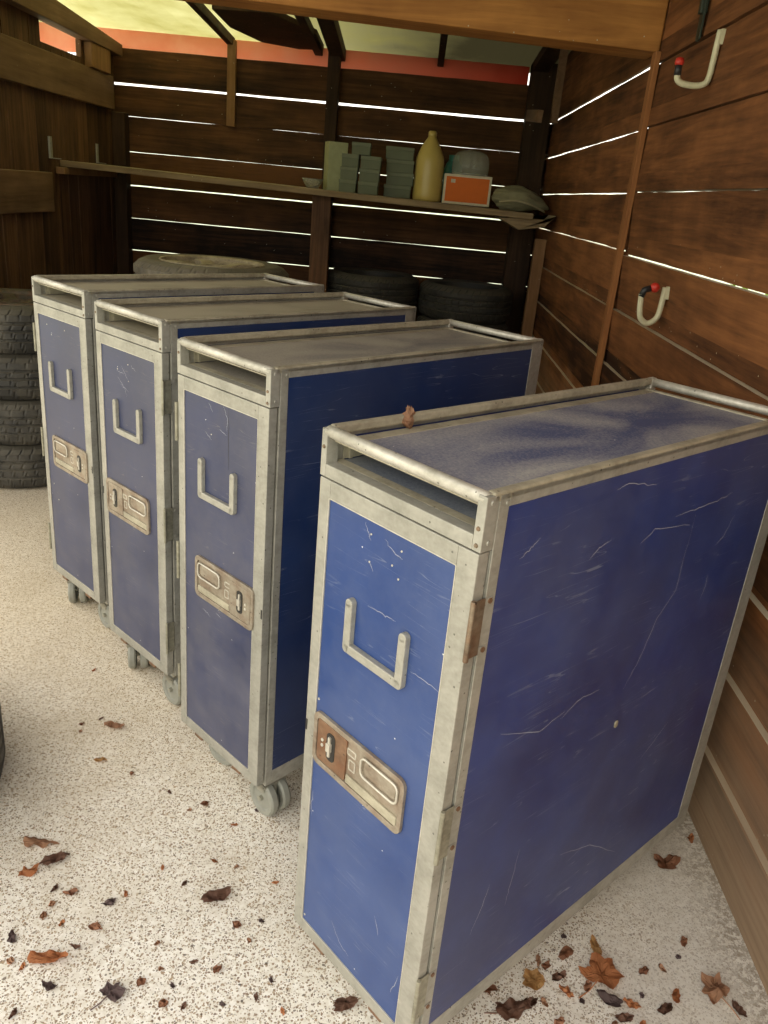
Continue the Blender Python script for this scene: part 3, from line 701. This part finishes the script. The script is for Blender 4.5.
def trolley(loc, rz, label, left_latch, mats, holes=(), seed=0, near=False, marks=(), crack=False, castors=()):
    fr, sd, tp, slotm = mats
    t = thing('galley_trolley', label, 'trolley', loc, rz)
    A = 'alu'
    # body frame: corner angles and edge strips of the box
    bm = NB(); yf = .0225
    for x0, x1 in ((0, .0025), (W - .0025, W)):
        box(bm, x0, x1, yf, .0405, ZB, ZT - .004)
        box(bm, x0, x1, D - .045, D, ZB, ZT - .004)
        box(bm, x0, x1, .0405, D - .045, ZB, .137)
        box(bm, x0, x1, .0405, D - .045, 1.008, ZT - .004)
    box(bm, .0025, W - .0025, yf, .0245, ZB, .955)
    box(bm, .0025, W - .0025, D - .003, D, ZB, .99)
    box(bm, .0, W, yf, D, ZB - .008, ZB + .001)
    link('frame', bm, A, t, .0012)
    for x0, x1 in ((.0008, .0022), (W - .0022, W - .0008)):
        bm = NB(); box(bm, x0, x1, .040, D - .0445, .1365, 1.0085); link('side_panel', bm, sd, t)
    # raised lips along both sides of the top
    for x0, x1 in ((0, .013), (W - .013, W)):
        bm = NB(); box(bm, x0, x1, .012, D - .002, 1.016, ZT - .0005); link('top_lip', bm, 'alu_d', t, .003)
    # tray border and tray panel
    bm = NB(); zt = 1.0100
    box(bm, .013, W - .013, .012, .044, zt - .003, zt); box(bm, .013, W - .013, .800, .812, zt - .006, zt + .0015)
    box(bm, .012, .034, .044, .800, zt - .003, zt); box(bm, W - .034, W - .012, .044, .800, zt - .003, zt)
    link('tray_border', bm, 'alu_d', t, .001)
    bm = NB(); box(bm, .033, W - .033, .043, .801, zt - .0028, zt - .0010); link('tray_panel', bm, tp, t)
    bm = NB(); tube(bm, [(.006, .0082, 1.0208), (W - .006, .0082, 1.0208)], .0084, 20)
    o = link('front_rail', bm, 'alu_b', t, 0, True); 
    bm = NB(); tube(bm, [(.010, D - .010, 1.0215), (W - .010, D - .010, 1.0215)], .0085, 16); link('back_rail', bm, 'alu_b', t, 0, True)
    for x0, x1 in ((0, .014), (W - .014, W)):
        bm = NB(); box(bm, x0, x1, D - .020, D, .985, ZT); link('rail_end', bm, 'alu_b', t, .003)
    # open tray slot over the door
    bm = NB()
    box(bm, .0, .0115, .0, .0215, .9575, 1.026); box(bm, W - .0140, W, .0, .0215, .9575, 1.026)
    box(bm, .0115, W - .014, .0, .020, .9575, .9765)
    link('slot_surround', bm, A, t, .0012)
    bm = NB(); box(bm, .004, W - .004, .020, .036, .966, .9765); box(bm, .004, .0055, .036, .80, .9765, 1.000); box(bm, W - .0055, W - .004, .036, .80, .9765, 1.0)
    for yy in (.045, .09): box(bm, .0055, .008, yy, yy + .006, .9765, 1.0)
    link('slot_lining', bm, 'alu_d', t)
    bm = NB(); box(bm, .0065, W - .0065, .034, D - .01, .966, .9755); link('slot_floor', bm, slotm, t)
    bm = NB(); box(bm, .0055, .012, .115, .26, .9757, .9995); link('wood_strip', bm, 'ply', t)
    # rivets on the slot cheeks
    for (x, z) in ((W - .0075, .986), (.006, 1.0), (W - .0075, .965)):
        bm = NB(); cyl(bm, (x, .0005, z), (x, -.0015, z), .0032, 12, .0024); link('rivet', bm, 'hinge', t)
    for (yy, z) in ((.010, 1.018), (.012, .968), (.036, 1.013)):
        bm = NB(); cyl(bm, (W - .0005, yy, z), (W + .0013, yy, z), .0034, 12, .0026); link('rivet', bm, 'alu', t)
    # door with its frame
    bm = NB(); x0, x1, z0_, z1_ = .0015, W - .0015, ZB + .002, .9555
    pl, pr, pb, pt = .0255, .2695, .1385, .929
    prismb = [(x0, pl, z0_, z1_), (pr, x1, z0_, z1_), (pl, pr, z0_, pb), (pl, pr, pt, z1_)]
    for a, b_, c, d in prismb: box(bm, a, b_, 0, .0185, c, d)
    door = link('door', bm, A, t, .0012)
    bm = NB(); box(bm, pl - .001, pr + .001, .0015, .017, pb - .001, pt + .001); link('door_panel', bm, fr, door)
    # thin bright bead round the panel
    bm = NB(); ring_prism(bm, rrect(pl - .0012, pr + .0012, pb - .0012, pt + .0012, .001, 1), rrect(pl, pr, pb, pt, .001, 1), -.0007, .001); link('panel_bead', bm, 'bright', door)
    # U-shaped pull
    bm = NB(); r = .0072
    for a, b_ in (((.0915, .797), (.0915, .726)), ((.0915, .726), (.2015, .726)), ((.2015, .726), (.2015, .797))):
        dx, dz = b_[0] - a[0], b_[1] - a[1]; ln = math.hypot(dx, dz); nx, nz = -dz / ln * r, dx / ln * r
        prism(bm, [(a[0] + nx, a[1] + nz), (b_[0] + nx, b_[1] + nz), (b_[0] - nx, b_[1] - nz), (a[0] - nx, a[1] - nz)], -.008, .002)
    for c in ((.0915, .797), (.2015, .797), (.0915, .726), (.2015, .726)):
        cyl(bm, (c[0], .002, c[1]), (c[0], -.008, c[1]), r, 20)
    link('handle', bm, A, door, .0015)
    # latch plate with its well, lever bow and lock block
    def X_(x): return x if left_latch else W - x
    def rr_(a, b_, c, d, r): 
        a, b_ = sorted((X_(a), X_(b_))); return rrect(a, b_, c, d, r)
    bm = NB(); out_, inn_ = rr_(.028, .234, .487, .583, .013), rr_(.036, .226, .497, .574, .009)
    ring_prism(bm, out_, inn_, -.0045, .0015); link('latch_plate', bm, 'latch', door, .0008)
    bm = NB(); prism(bm, rr_(.035, .227, .496, .575, .009), -.0008, .001); link('latch_well', bm, 'latch', door)
    bm = NB(); prism(bm, rr_(.038, .108, .498, .573, .005), -.0040, .0); link('lock_block', bm, 'latch_brown' if near else 'latch', door, .0008)
    bm = NB(); prism(bm, rr_(.062, .082, .512, .562, .008), -.0048, -.0035); link('lock_slot', bm, 'dark', door)
    bm = NB(); a, b_ = sorted((X_(.066), X_(.075))); box(bm, a, b_, -.010, -.004, .530, .545); box(bm, a + .002, b_ - .002, -.008, -.004, .520, .556)
    cyl(bm, (X_(.052), -.0035, .540), (X_(.052), -.006, .540), .003, 10); cyl(bm, (X_(.052), -.0035, .530), (X_(.052), -.006, .530), .003, 10)
    link('lock_lever', bm, 'bright', door, .0008)
    pts = rr_(.143, .222, .535, .568, .010)
    bm = NB(); tube(bm, [(x, -.0048, z) for x, z in pts], .0019, 8, True); link('lever_bow', bm, 'bright', door, 0, True)
    pts = rr_(.149, .217, .5395, .5635, .007)
    bm = NB(); prism(bm, pts, -.0035, .0); link('lever_pad', bm, 'latch', door, .001)
    bm = NB(); a, b_ = sorted((X_(.110), X_(.224))); box(bm, a, b_, -.0040, .0, .498, .5135); link('lower_ledge', bm, 'alu_d', door, .0018)
    bm = NB()
    for (a, b_, c, d) in ((.113, .128, .524, .543), (.108, .128, .549, .561)):
        a, b_ = sorted((X_(a), X_(b_))); ring_prism(bm, rrect(a, b_, c, d, .002, 2), rrect(a + .002, b_ - .002, c + .002, d - .002, .001, 2), -.0020, -.0005)
    link('indicator', bm, 'bright', door)
    # striker slot in the door edge
    bm = NB(); xs = .0045 if left_latch else W - .0045
    box(bm, xs - .002, xs + .002, -.0006, .001, .528, .548); link('edge_slot', bm, 'dark', door)
    # hinges on the other side
    sgn = 1 if left_latch else -1; xh = W if left_latch else 0
    for hi, (zc, hh) in enumerate(((.856, .082), (.540, .090), (.226, .090))):
        hm = 'hinge' if hi == 0 and near else 'hinge_grey'
        bm = NB()
        cyl(bm, (xh + sgn * .0022, -.0012, zc - hh / 2), (xh + sgn * .0022, -.0012, zc + hh / 2), .0036, 14)
        a, b_ = sorted((xh, xh + sgn * .0022))
        box(bm, a, b_, -.001, .0205, zc - hh / 2 + .002, zc + hh / 2 - .002)
        hg = link('hinge', bm, hm, t, .0006)
        for s_ in (-1, 1):
            bm = NB(); box(bm, a, xh + sgn * .0014 if sgn > 0 else b_, .0195, .036, zc + s_ * .034 - .0045, zc + s_ * .034 + .0045) if sgn > 0 else box(bm, xh - .0014, b_, .0195, .036, zc + s_ * .034 - .0045, zc + s_ * .034 + .0045)
            link('hinge_tab', bm, 'alu', hg, .0006)
            bm = NB(); cyl(bm, (xh + sgn * .001, .029, zc + s_ * .034), (xh + sgn * .0030, .029, zc + s_ * .034), .0036, 12)
            link('hinge_screw', bm, 'latch_brown' if near else 'alu', hg)
    for (x, z, r) in holes:
        bm = NB(); cyl(bm, (x, .0016, z), (x, .0006, z), r, 10); link('screw_hole', bm, 'bright', door)
    def scratch_mesh(lines, fn, w=.0005):
        bm = NB()
        for ln in lines:
            P_ = [Vector(p) for p in ln]; dn = []
            for a, b_ in zip(P_, P_[1:]):
                for k in range(6): dn.append(a.lerp(b_, k / 6) + Vector((random.gauss(0, .0008), random.gauss(0, .0008))))
            dn.append(P_[-1]); prev = None
            for i, p in enumerate(dn):
                d = (dn[min(i + 1, len(dn) - 1)] - dn[max(i - 1, 0)]).normalized(); nn = Vector((-d.y, d.x)) * w * (.3 + .7 * math.sin(PI * i / (len(dn) - 1)))
                cur = (bm.verts.new(fn(p + nn)), bm.verts.new(fn(p - nn)))
                if prev: bm.faces.new((prev[0], prev[1], cur[1], cur[0]))
                prev = cur
        return bm
    if marks: link('scratches', scratch_mesh(marks, lambda p: (p.x, .00135, p.y)), 'scratch', door)['kind'] = 'stuff'
    if crack: link('panel_crack', scratch_mesh([[(.176, .929), (.178, .87), (.179, .804)]], lambda p: (p.x, .00130, p.y), .0006), 'dark', door)
    if near: link('side_scratches', scratch_mesh(SIDE_MARKS, lambda p: (W - .0008 + .0001, p.x, p.y), .00055), 'scratch', t)['kind'] = 'stuff'
    # twin-wheel castors, turned sideways
    for (cx, cy, an) in castors:
        e = bmesh.new()
        box(e, -.028, .028, -.028, .028, .096, .1025); cyl(e, (0, 0, .080), (0, 0, .097), .017, 20)
        prism(e, [(-.024, .090), (.020, .090), (.024, .060), (.012, .036), (.0, .036)], -.0045, .0045, 'yz')
        prism(e, rrect(-.022, .022, .078, .088, .003), -.030, .030, 'yz')
        for s_ in (-1, 1): prism(e, [(-.022, .088), (.022, .088), (.020, .070), (-.006, .066)], s_ * .029 - .001, s_ * .029 + .001, 'yz')
        cyl(e, (-.031, .004, .045), (.031, .004, .045), .006, 14)
        cs = link('castor', e, 'fork', t, .0008); cs.location = (cx, cy, 0); cs.rotation_euler = (0, 0, an)
        for s_ in (-1, 1):
            e = NB(); lathe(e, [(.010, -.006), (.028, -.006), (.031, -.010), (.041, -.0105), (.0447, -.006), (.0447, .006), (.041, .0105), (.031, .010), (.028, .006), (.010, .006)], 36, 'x', (s_ * .0165, .004, .0452))
            link('castor_wheel', e, 'wheel', cs, 0, False)
    for x in (.055, .205):   # rusty stop tabs under the door edge
        e = NB(); box(e, x, x + .03, .003, .02, ZB - .010, ZB + .001); link('stop_tab', e, 'latch_brown', t, .001)
    return t
T = [(-.10492, 1.04768, -.80561), (-.45691, 1.57333, -.73795), (-.76792, 1.94814, -.72369), (-1.07313, 2.27768, -.71574)]
t0 = trolley((T[0][0], T[0][1], 0), T[0][2], 'nearest and largest blue airline trolley, standing apart at the right front', True, ('front0', 'side0', 'top0', 'slot0'),
        [(.116, .91, .0013), (.176, .909, .0015), (.117, .87, .0013), (.161, .883, .0015), (.175, .869, .0015), (.030, .600, .002), (.030, .150, .002)], .0, True, FRONT0, False, ((.085, .115, -1.5), (W - .075, .10, -1.4), (.085, D - .12, -1.3), (W - .095, D - .12, -1.8)))
bm = NB(); prism(bm, rrect(.4135, .4225, .536, .550, .0040, 4), W - .001, W + .0012, 'yz'); link('side_rivet', bm, 'alu_d', t0, .0005)
trolley((T[1][0], T[1][1], 0), T[1][2], 'blue airline trolley second from the front, latch at its right edge and a castor showing', False, ('front1', 'side1', 'top1', 'top1'),
        [(.12, .86, .0012)], .1, False, FRONT1, True, ((.072, .085, -1.35), (W - .032, .060, -1.60), (.06, D - .07, -1.2), (W - .05, D - .07, -1.7)))
trolley((T[2][0], T[2][1], 0), T[2][2], 'blue airline trolley second from the left, between two others, latch at its left edge', True, ('front1', 'side1', 'top2', 'top2'),
        [(.15, .90, .0015), (.10, .88, .0015), (.15, .86, .0012)], .1, False, FRONT2, False, ((.068, .050, 1.0), (W - .030, .050, -1.6), (.06, D - .07, -1.2), (W - .05, D - .07, -1.7)))
trolley((T[3][0], T[3][1], 0), T[3][2], 'leftmost and farthest blue airline trolley, beside the stack of tyres', False, ('front1', 'side1', 'top2', 'top2'),
        [(.075, .905, .0016), (.18, .905, .0016), (.10, .88, .0013), (.05, .42, .002), (.075, .375, .002)], .35, False, (), False, ((.065, .050, .95), (W - .045, .060, -1.6), (.06, D - .07, -1.2), (W - .05, D - .07, -1.7)))

# ------------------------------------------------------------------ leaves
def leaf_bm(size, kind, seed):
    rnd = random.Random(seed); bm = NB()
    if kind == 'maple':
        rad = [1.0, .62, .95, .60, .80, .52, .38, .50, .78, .62, .90, .60]
        pts = [(r * math.cos(2 * PI * i / 12 + .1 * rnd.random()), r * math.sin(2 * PI * i / 12)) for i, r in enumerate([q * (.85 + .3 * rnd.random()) for q in rad])]
    elif kind == 'oval':
        n = 12; pts = []
        for i in range(n):
            t = 2 * PI * i / n; pts.append((math.cos(t) * (1 + .08 * rnd.random()), .45 * math.sin(t) * (1 + .15 * rnd.random()) * (1 - .25 * math.cos(t))))
    else:
        n = 9; pts = [(math.cos(2 * PI * i / n) * (.55 + .5 * rnd.random()), .7 * math.sin(2 * PI * i / n) * (.5 + .5 * rnd.random())) for i in range(n)]
    dense = []
    for i in range(len(pts)):
        a, b_ = Vector((*pts[i], 0)), Vector((*pts[(i + 1) % len(pts)], 0))
        for k in range(3): dense.append(a.lerp(b_, k / 3) * (1 + (.16 if kind != 'maple' else .09) * (rnd.random() - .5) + .45 * noise.noise(Vector((i * .55, seed * .37, 2)))))
    rings = [dense, [p * .66 for p in dense], [p * .33 for p in dense]]
    bend = .25 + .5 * rnd.random(); ph = rnd.random() * 9
    def H(p): 
        return max(0, .16 + bend * .45 * (p.x * p.x * .5 + (abs(p.y) ** 1.5) * .6) + .38 * noise.noise(Vector((p.x * 2.2 + ph, p.y * 2.2, seed * 1.7)))) 
    V = [[bm.verts.new((p.x * size, p.y * size, H(p) * size)) for p in r_] for r_ in rings]
    c = bm.verts.new((0, 0, H(Vector((0, 0, 0))) * size)); n = len(dense)
    for A, B in zip(V, V[1:]):
        for i in range(n): bm.faces.new((A[i], A[(i + 1) % n], B[(i + 1) % n], B[i]))
    for i in range(n): bm.faces.new((V[-1][i], V[-1][(i + 1) % n], c))
    mn = min(v.co.z for v in bm.verts)
    for v in bm.verts: v.co.z -= mn - .0008
    bmesh.ops.solidify(bm, geom=list(bm.faces), thickness=.0007)
    if kind == 'maple' or (kind == 'oval' and size > .03):
        tube(bm, [(-size * .25, 0, .1 * size), (-size * .9, .05 * size, .05 * size), (-size * 1.5, .2 * size, .03 * size)], .0011, 6)
    return bm
def leaf(x, y, size, kind, mat, label, rz=0, cat='leaf', group=None, name='dead_leaf', z=0):
    o = link(name, leaf_bm(size, kind, int((x * 1000 + y * 777) % 9973)), 'leaf%d' % mat, None, 0, False, (x, y, z), (0, 0, rz))
    return tag(o, label, cat, group)
big = [
 (.476, 1.085, .046, 'maple', 5, 'largest curled orange-brown leaf on the floor right of the nearest trolley', .9),
 (.690, 1.075, .037, 'maple', 1, 'flat pale brown leaf with a stalk, near the foot of the right wall', 2.2),
 (.683, 1.385, .040, 'frag', 0, 'brown leaf lying alone behind the nearest trolley corner by the right wall', .5),
 (.345, 1.062, .034, 'frag', 3, 'folded yellow-brown leaf close beside the nearest trolley side', .8),
 (.480, 1.040, .026, 'oval', 4, 'dark purple-brown leaf tucked under the largest orange leaf', 2.4),
 (.300, .998, .034, 'oval', 2, 'dark brown curled leaf at the bottom edge beside the trolley', .3),
 (.478, 1.150, .020, 'oval', 3, 'small upright tan and yellow leaf above the largest orange leaf', 1.7),
 (.418, 1.128, .022, 'frag', 0, 'small crumpled brown leaf between the folded leaf and the tan leaf', .4),
 (-.272, 1.172, .030, 'oval', 2, 'pointed reddish-brown leaf alone in the middle of the bright floor', .5),
 (-.405, .955, .027, 'maple', 4, 'purple and orange lobed leaf near the bottom left', 1.1),
 (-.538, 1.005, .030, 'oval', 5, 'long orange leaf in the shaded floor at bottom left', .2),
 (-.655, 1.190, .028, 'frag', 5, 'orange-brown broken leaf nearest the left edge, in the shade', .5),
 (-.618, 1.225, .030, 'oval', 2, 'dark glossy twisted leaf right of the orange leaf group at left', .7),
 (-.665, 1.262, .030, 'oval', 1, 'pale orange curled leaf topmost of the group at left', .1),
 (-.655, 1.664, .024, 'oval', 1, 'straight narrow tan leaf on the floor left of the second trolley', 0),
 (-.640, 1.535, .016, 'frag', 3, 'small yellow-brown leaf just in front of the narrow tan one', .3),
 (.002, .978, .022, 'oval', 2, 'dark leaf under the lower front corner of the nearest trolley', .4),
 (.766, 1.470, .014, 'oval', 5, 'small reddish leaf at the trolley corner against the right wall', 1.2),
 (.252, 1.038, .030, 'maple', 0, 'brown leaf half under the side edge of the nearest trolley', .8),
]
for x, y, s, k, m_, lab, rz in big: leaf(x, y, s, k, m_, lab, rz)
# smaller scraps, pixel positions of the photograph turned into floor points beforehand
scr = {
 'left': ([(-.557, 1.150), (-.590, 1.155), (-.585, 1.092), (-.545, 1.082), (-.475, 1.135), (-.48, 1.08), (-.50, 1.035), (-.60, .995), (-.575, .985), (-.515, .955), (-.70, 1.08), (-.55, .90), (-.58, 1.12), (-.45, 1.16), (-.62, 1.04)],
          'scrap of brown dead leaf on the shaded concrete at the left front', 'leaf scraps on the shaded floor'),
 'mid': ([(-.36, 1.424), (-.345, 1.20), (-.25, 1.255), (-.165, 1.225), (-.175, 1.130), (-.22, 1.115), (-.28, 1.03), (-.335, 1.01), (-.30, 1.265), (-.305, .98), (-.235, 1.02), (-.155, .975), (-.355, 1.06), (-.40, 1.235), (-.135, 1.01), (-.31, .945), (-.275, .945), (-.19, 1.085), (-.105, .955), (-.21, .955), (-.36, .98)],
         'scrap of brown leaf on the bright concrete left of the nearest trolley', 'leaf scraps on the bright floor'),
 'right': ([(.375, 1.095), (.395, 1.075), (.36, 1.105), (.405, 1.045), (.43, 1.03), (.445, 1.06), (.33, 1.015), (.36, 1.02), (.52, 1.035), (.545, 1.055), (.56, 1.105), (.58, 1.03), (.60, 1.115), (.61, 1.06), (.64, 1.145), (.66, 1.18), (.72, 1.045), (.48, .99), (.53, .99), (.42, 1.165), (.38, .985), (.50, 1.005)],
           'scrap of brown leaf on the pale floor between the nearest trolley and right wall', 'leaf scraps by the right wall'),
 'back': ([(-.74, 1.66), (-.70, 1.69), (-.73, 1.63), (-.60, 1.93), (-.52, 1.98), (-.515, 1.90), (-.58, 1.86), (-.40, 1.69), (-.80, 1.9), (-.47, 1.80), (-.555, 1.50), (-.45, 1.45), (-.39, 1.40), (-.28, 1.37), (-.24, 1.42), (-.66, 2.05)],
          'tiny brown leaf bit on the floor in front of the row of trolleys', 'leaf bits before the trolley row'),
}
for key, (pts, lab, grp) in scr.items():
    protos = []
    for i, (x, y) in enumerate(pts):
        s = {'left': .0115, 'mid': .0095, 'right': .0120, 'back': .0085}[key] * (.7 + .7 * random.random())
        if i < 5:
            o = leaf(x, y, s, ['frag', 'oval', 'frag', 'oval', 'frag'][i], [0, 2, 1, 5, 4][i], lab, random.random() * 6, group=grp, name='leaf_scrap'); protos.append(o)
        else:
            o = protos[i % 5].copy(); C.objects.link(o); o.location = (x, y, 0); o.rotation_euler = (0, 0, random.random() * 6)
# curled leaf on the nearest trolley's top
a = T[0]; lx, ly = .0155, .150
c_, s_ = math.cos(a[2]), math.sin(a[2])
bm = NB()
ringsL = []
for j in range(9):
    u_ = j / 8; w_ = .0085 * math.sin(PI * min(.97, u_ * .9 + .08)) ** .7 + .001
    ringsL.append([bm.verts.new((w_ * (1 + .35 * math.sin(q * 3 + j * 1.7)) * math.cos(q), .8 * w_ * (1 + .3 * math.sin(q * 4 + j)) * math.sin(q) + .004 * math.sin(u_ * 5), u_ * .032 + .002 * math.sin(q * 5))) for q in [-.4 + 3.9 * k / 8 + .35 * math.sin(j * 2.1) for k in range(9)]])
for A, B in zip(ringsL, ringsL[1:]):
    for k in range(8): bm.faces.new((A[k], A[k + 1], B[k + 1], B[k]))
bmesh.ops.solidify(bm, geom=list(bm.faces), thickness=.0008)
lf = link('curled_leaf', bm, 'leaf1', None, 0, False, (a[0] + c_ * lx - s_ * ly, a[1] + s_ * lx + c_ * ly, 1.0108), (-.10, .10, 2.6))
tag(lf, 'curled tan dead leaf standing on the edge of the nearest trolley top', 'leaf')

# ------------------------------------------------------------------ planting outside, glimpsed through the gaps between boards
rnd = random.Random(5); bm = NB()
for i in range(5200):
    y = rnd.uniform(.5, 7.5); z = rnd.uniform(0, 3.3); x = rnd.uniform(2.6, 3.3) + .3 * math.sin(y * 2 + z)
    if noise.noise(Vector((y * 1.4, z * 1.6, 3))) < -.22: continue
    s = rnd.uniform(.05, .10); c = Vector((x, y, z))
    u = Vector((rnd.gauss(0, 1), rnd.gauss(0, 1), rnd.gauss(0, 1))).normalized(); w = u.orthogonal().normalized()
    bm.faces.new([bm.verts.new(c + q) for q in (u * s, w * s * .45, -u * s, -w * s * .45)])
hd = link('hedge', bm, 'hedge'); tag(hd, 'bright green hedge glimpsed through gaps between the right wall boards', 'hedge'); hd['kind'] = 'stuff'

# ------------------------------------------------------------------ world, camera, light
w = bpy.data.worlds.new('overcast_sky'); scene.world = w; w.use_nodes = True
nt = w.node_tree; bgn = nt.nodes['Background']
tc = nt.nodes.new('ShaderNodeTexCoord'); sx = nt.nodes.new('ShaderNodeSeparateXYZ'); L(nt, tc.outputs['Generated'], sx.inputs[0])
col = ramp(nt, sx.outputs[2], [(0.0, (.55, .58, .40)), (.08, (.98, .94, .82)), (.5, (1.0, .95, .86)), (1, (.97, .95, .92))])
L(nt, col, bgn.inputs[0]); bgn.inputs[1].default_value = 1.0

cam = bpy.data.cameras.new('camera'); co = bpy.data.objects.new('camera', cam); C.objects.link(co)
r = Vector((0.99563, 0.04520, 0.08610)); 
import math as _m
yaw, pitch, roll = .010216, .380314, .092931
fw = Vector((-_m.sin(yaw) * _m.cos(pitch), _m.cos(yaw) * _m.cos(pitch), -_m.sin(pitch)))
r0 = Vector((_m.cos(yaw), _m.sin(yaw), 0)); u0 = r0.cross(fw)
r = _m.cos(roll) * r0 + _m.sin(roll) * u0; u = -_m.sin(roll) * r0 + _m.cos(roll) * u0
mw = Matrix((( r.x, u.x, -fw.x, 0), (r.y, u.y, -fw.y, 0), (r.z, u.z, -fw.z, 1.3290), (0, 0, 0, 1)))
co.matrix_world = mw
cam.sensor_fit = 'HORIZONTAL'; cam.sensor_width = 36; cam.lens = 795.684 / 768 * 36; cam.clip_start = .02
scene.camera = co
scene.view_settings.view_transform = 'Standard'; scene.view_settings.look = 'None'
scene.view_settings.gamma = 1; scene.view_settings.use_curve_mapping = False
scene.view_settings.exposure = 1.5
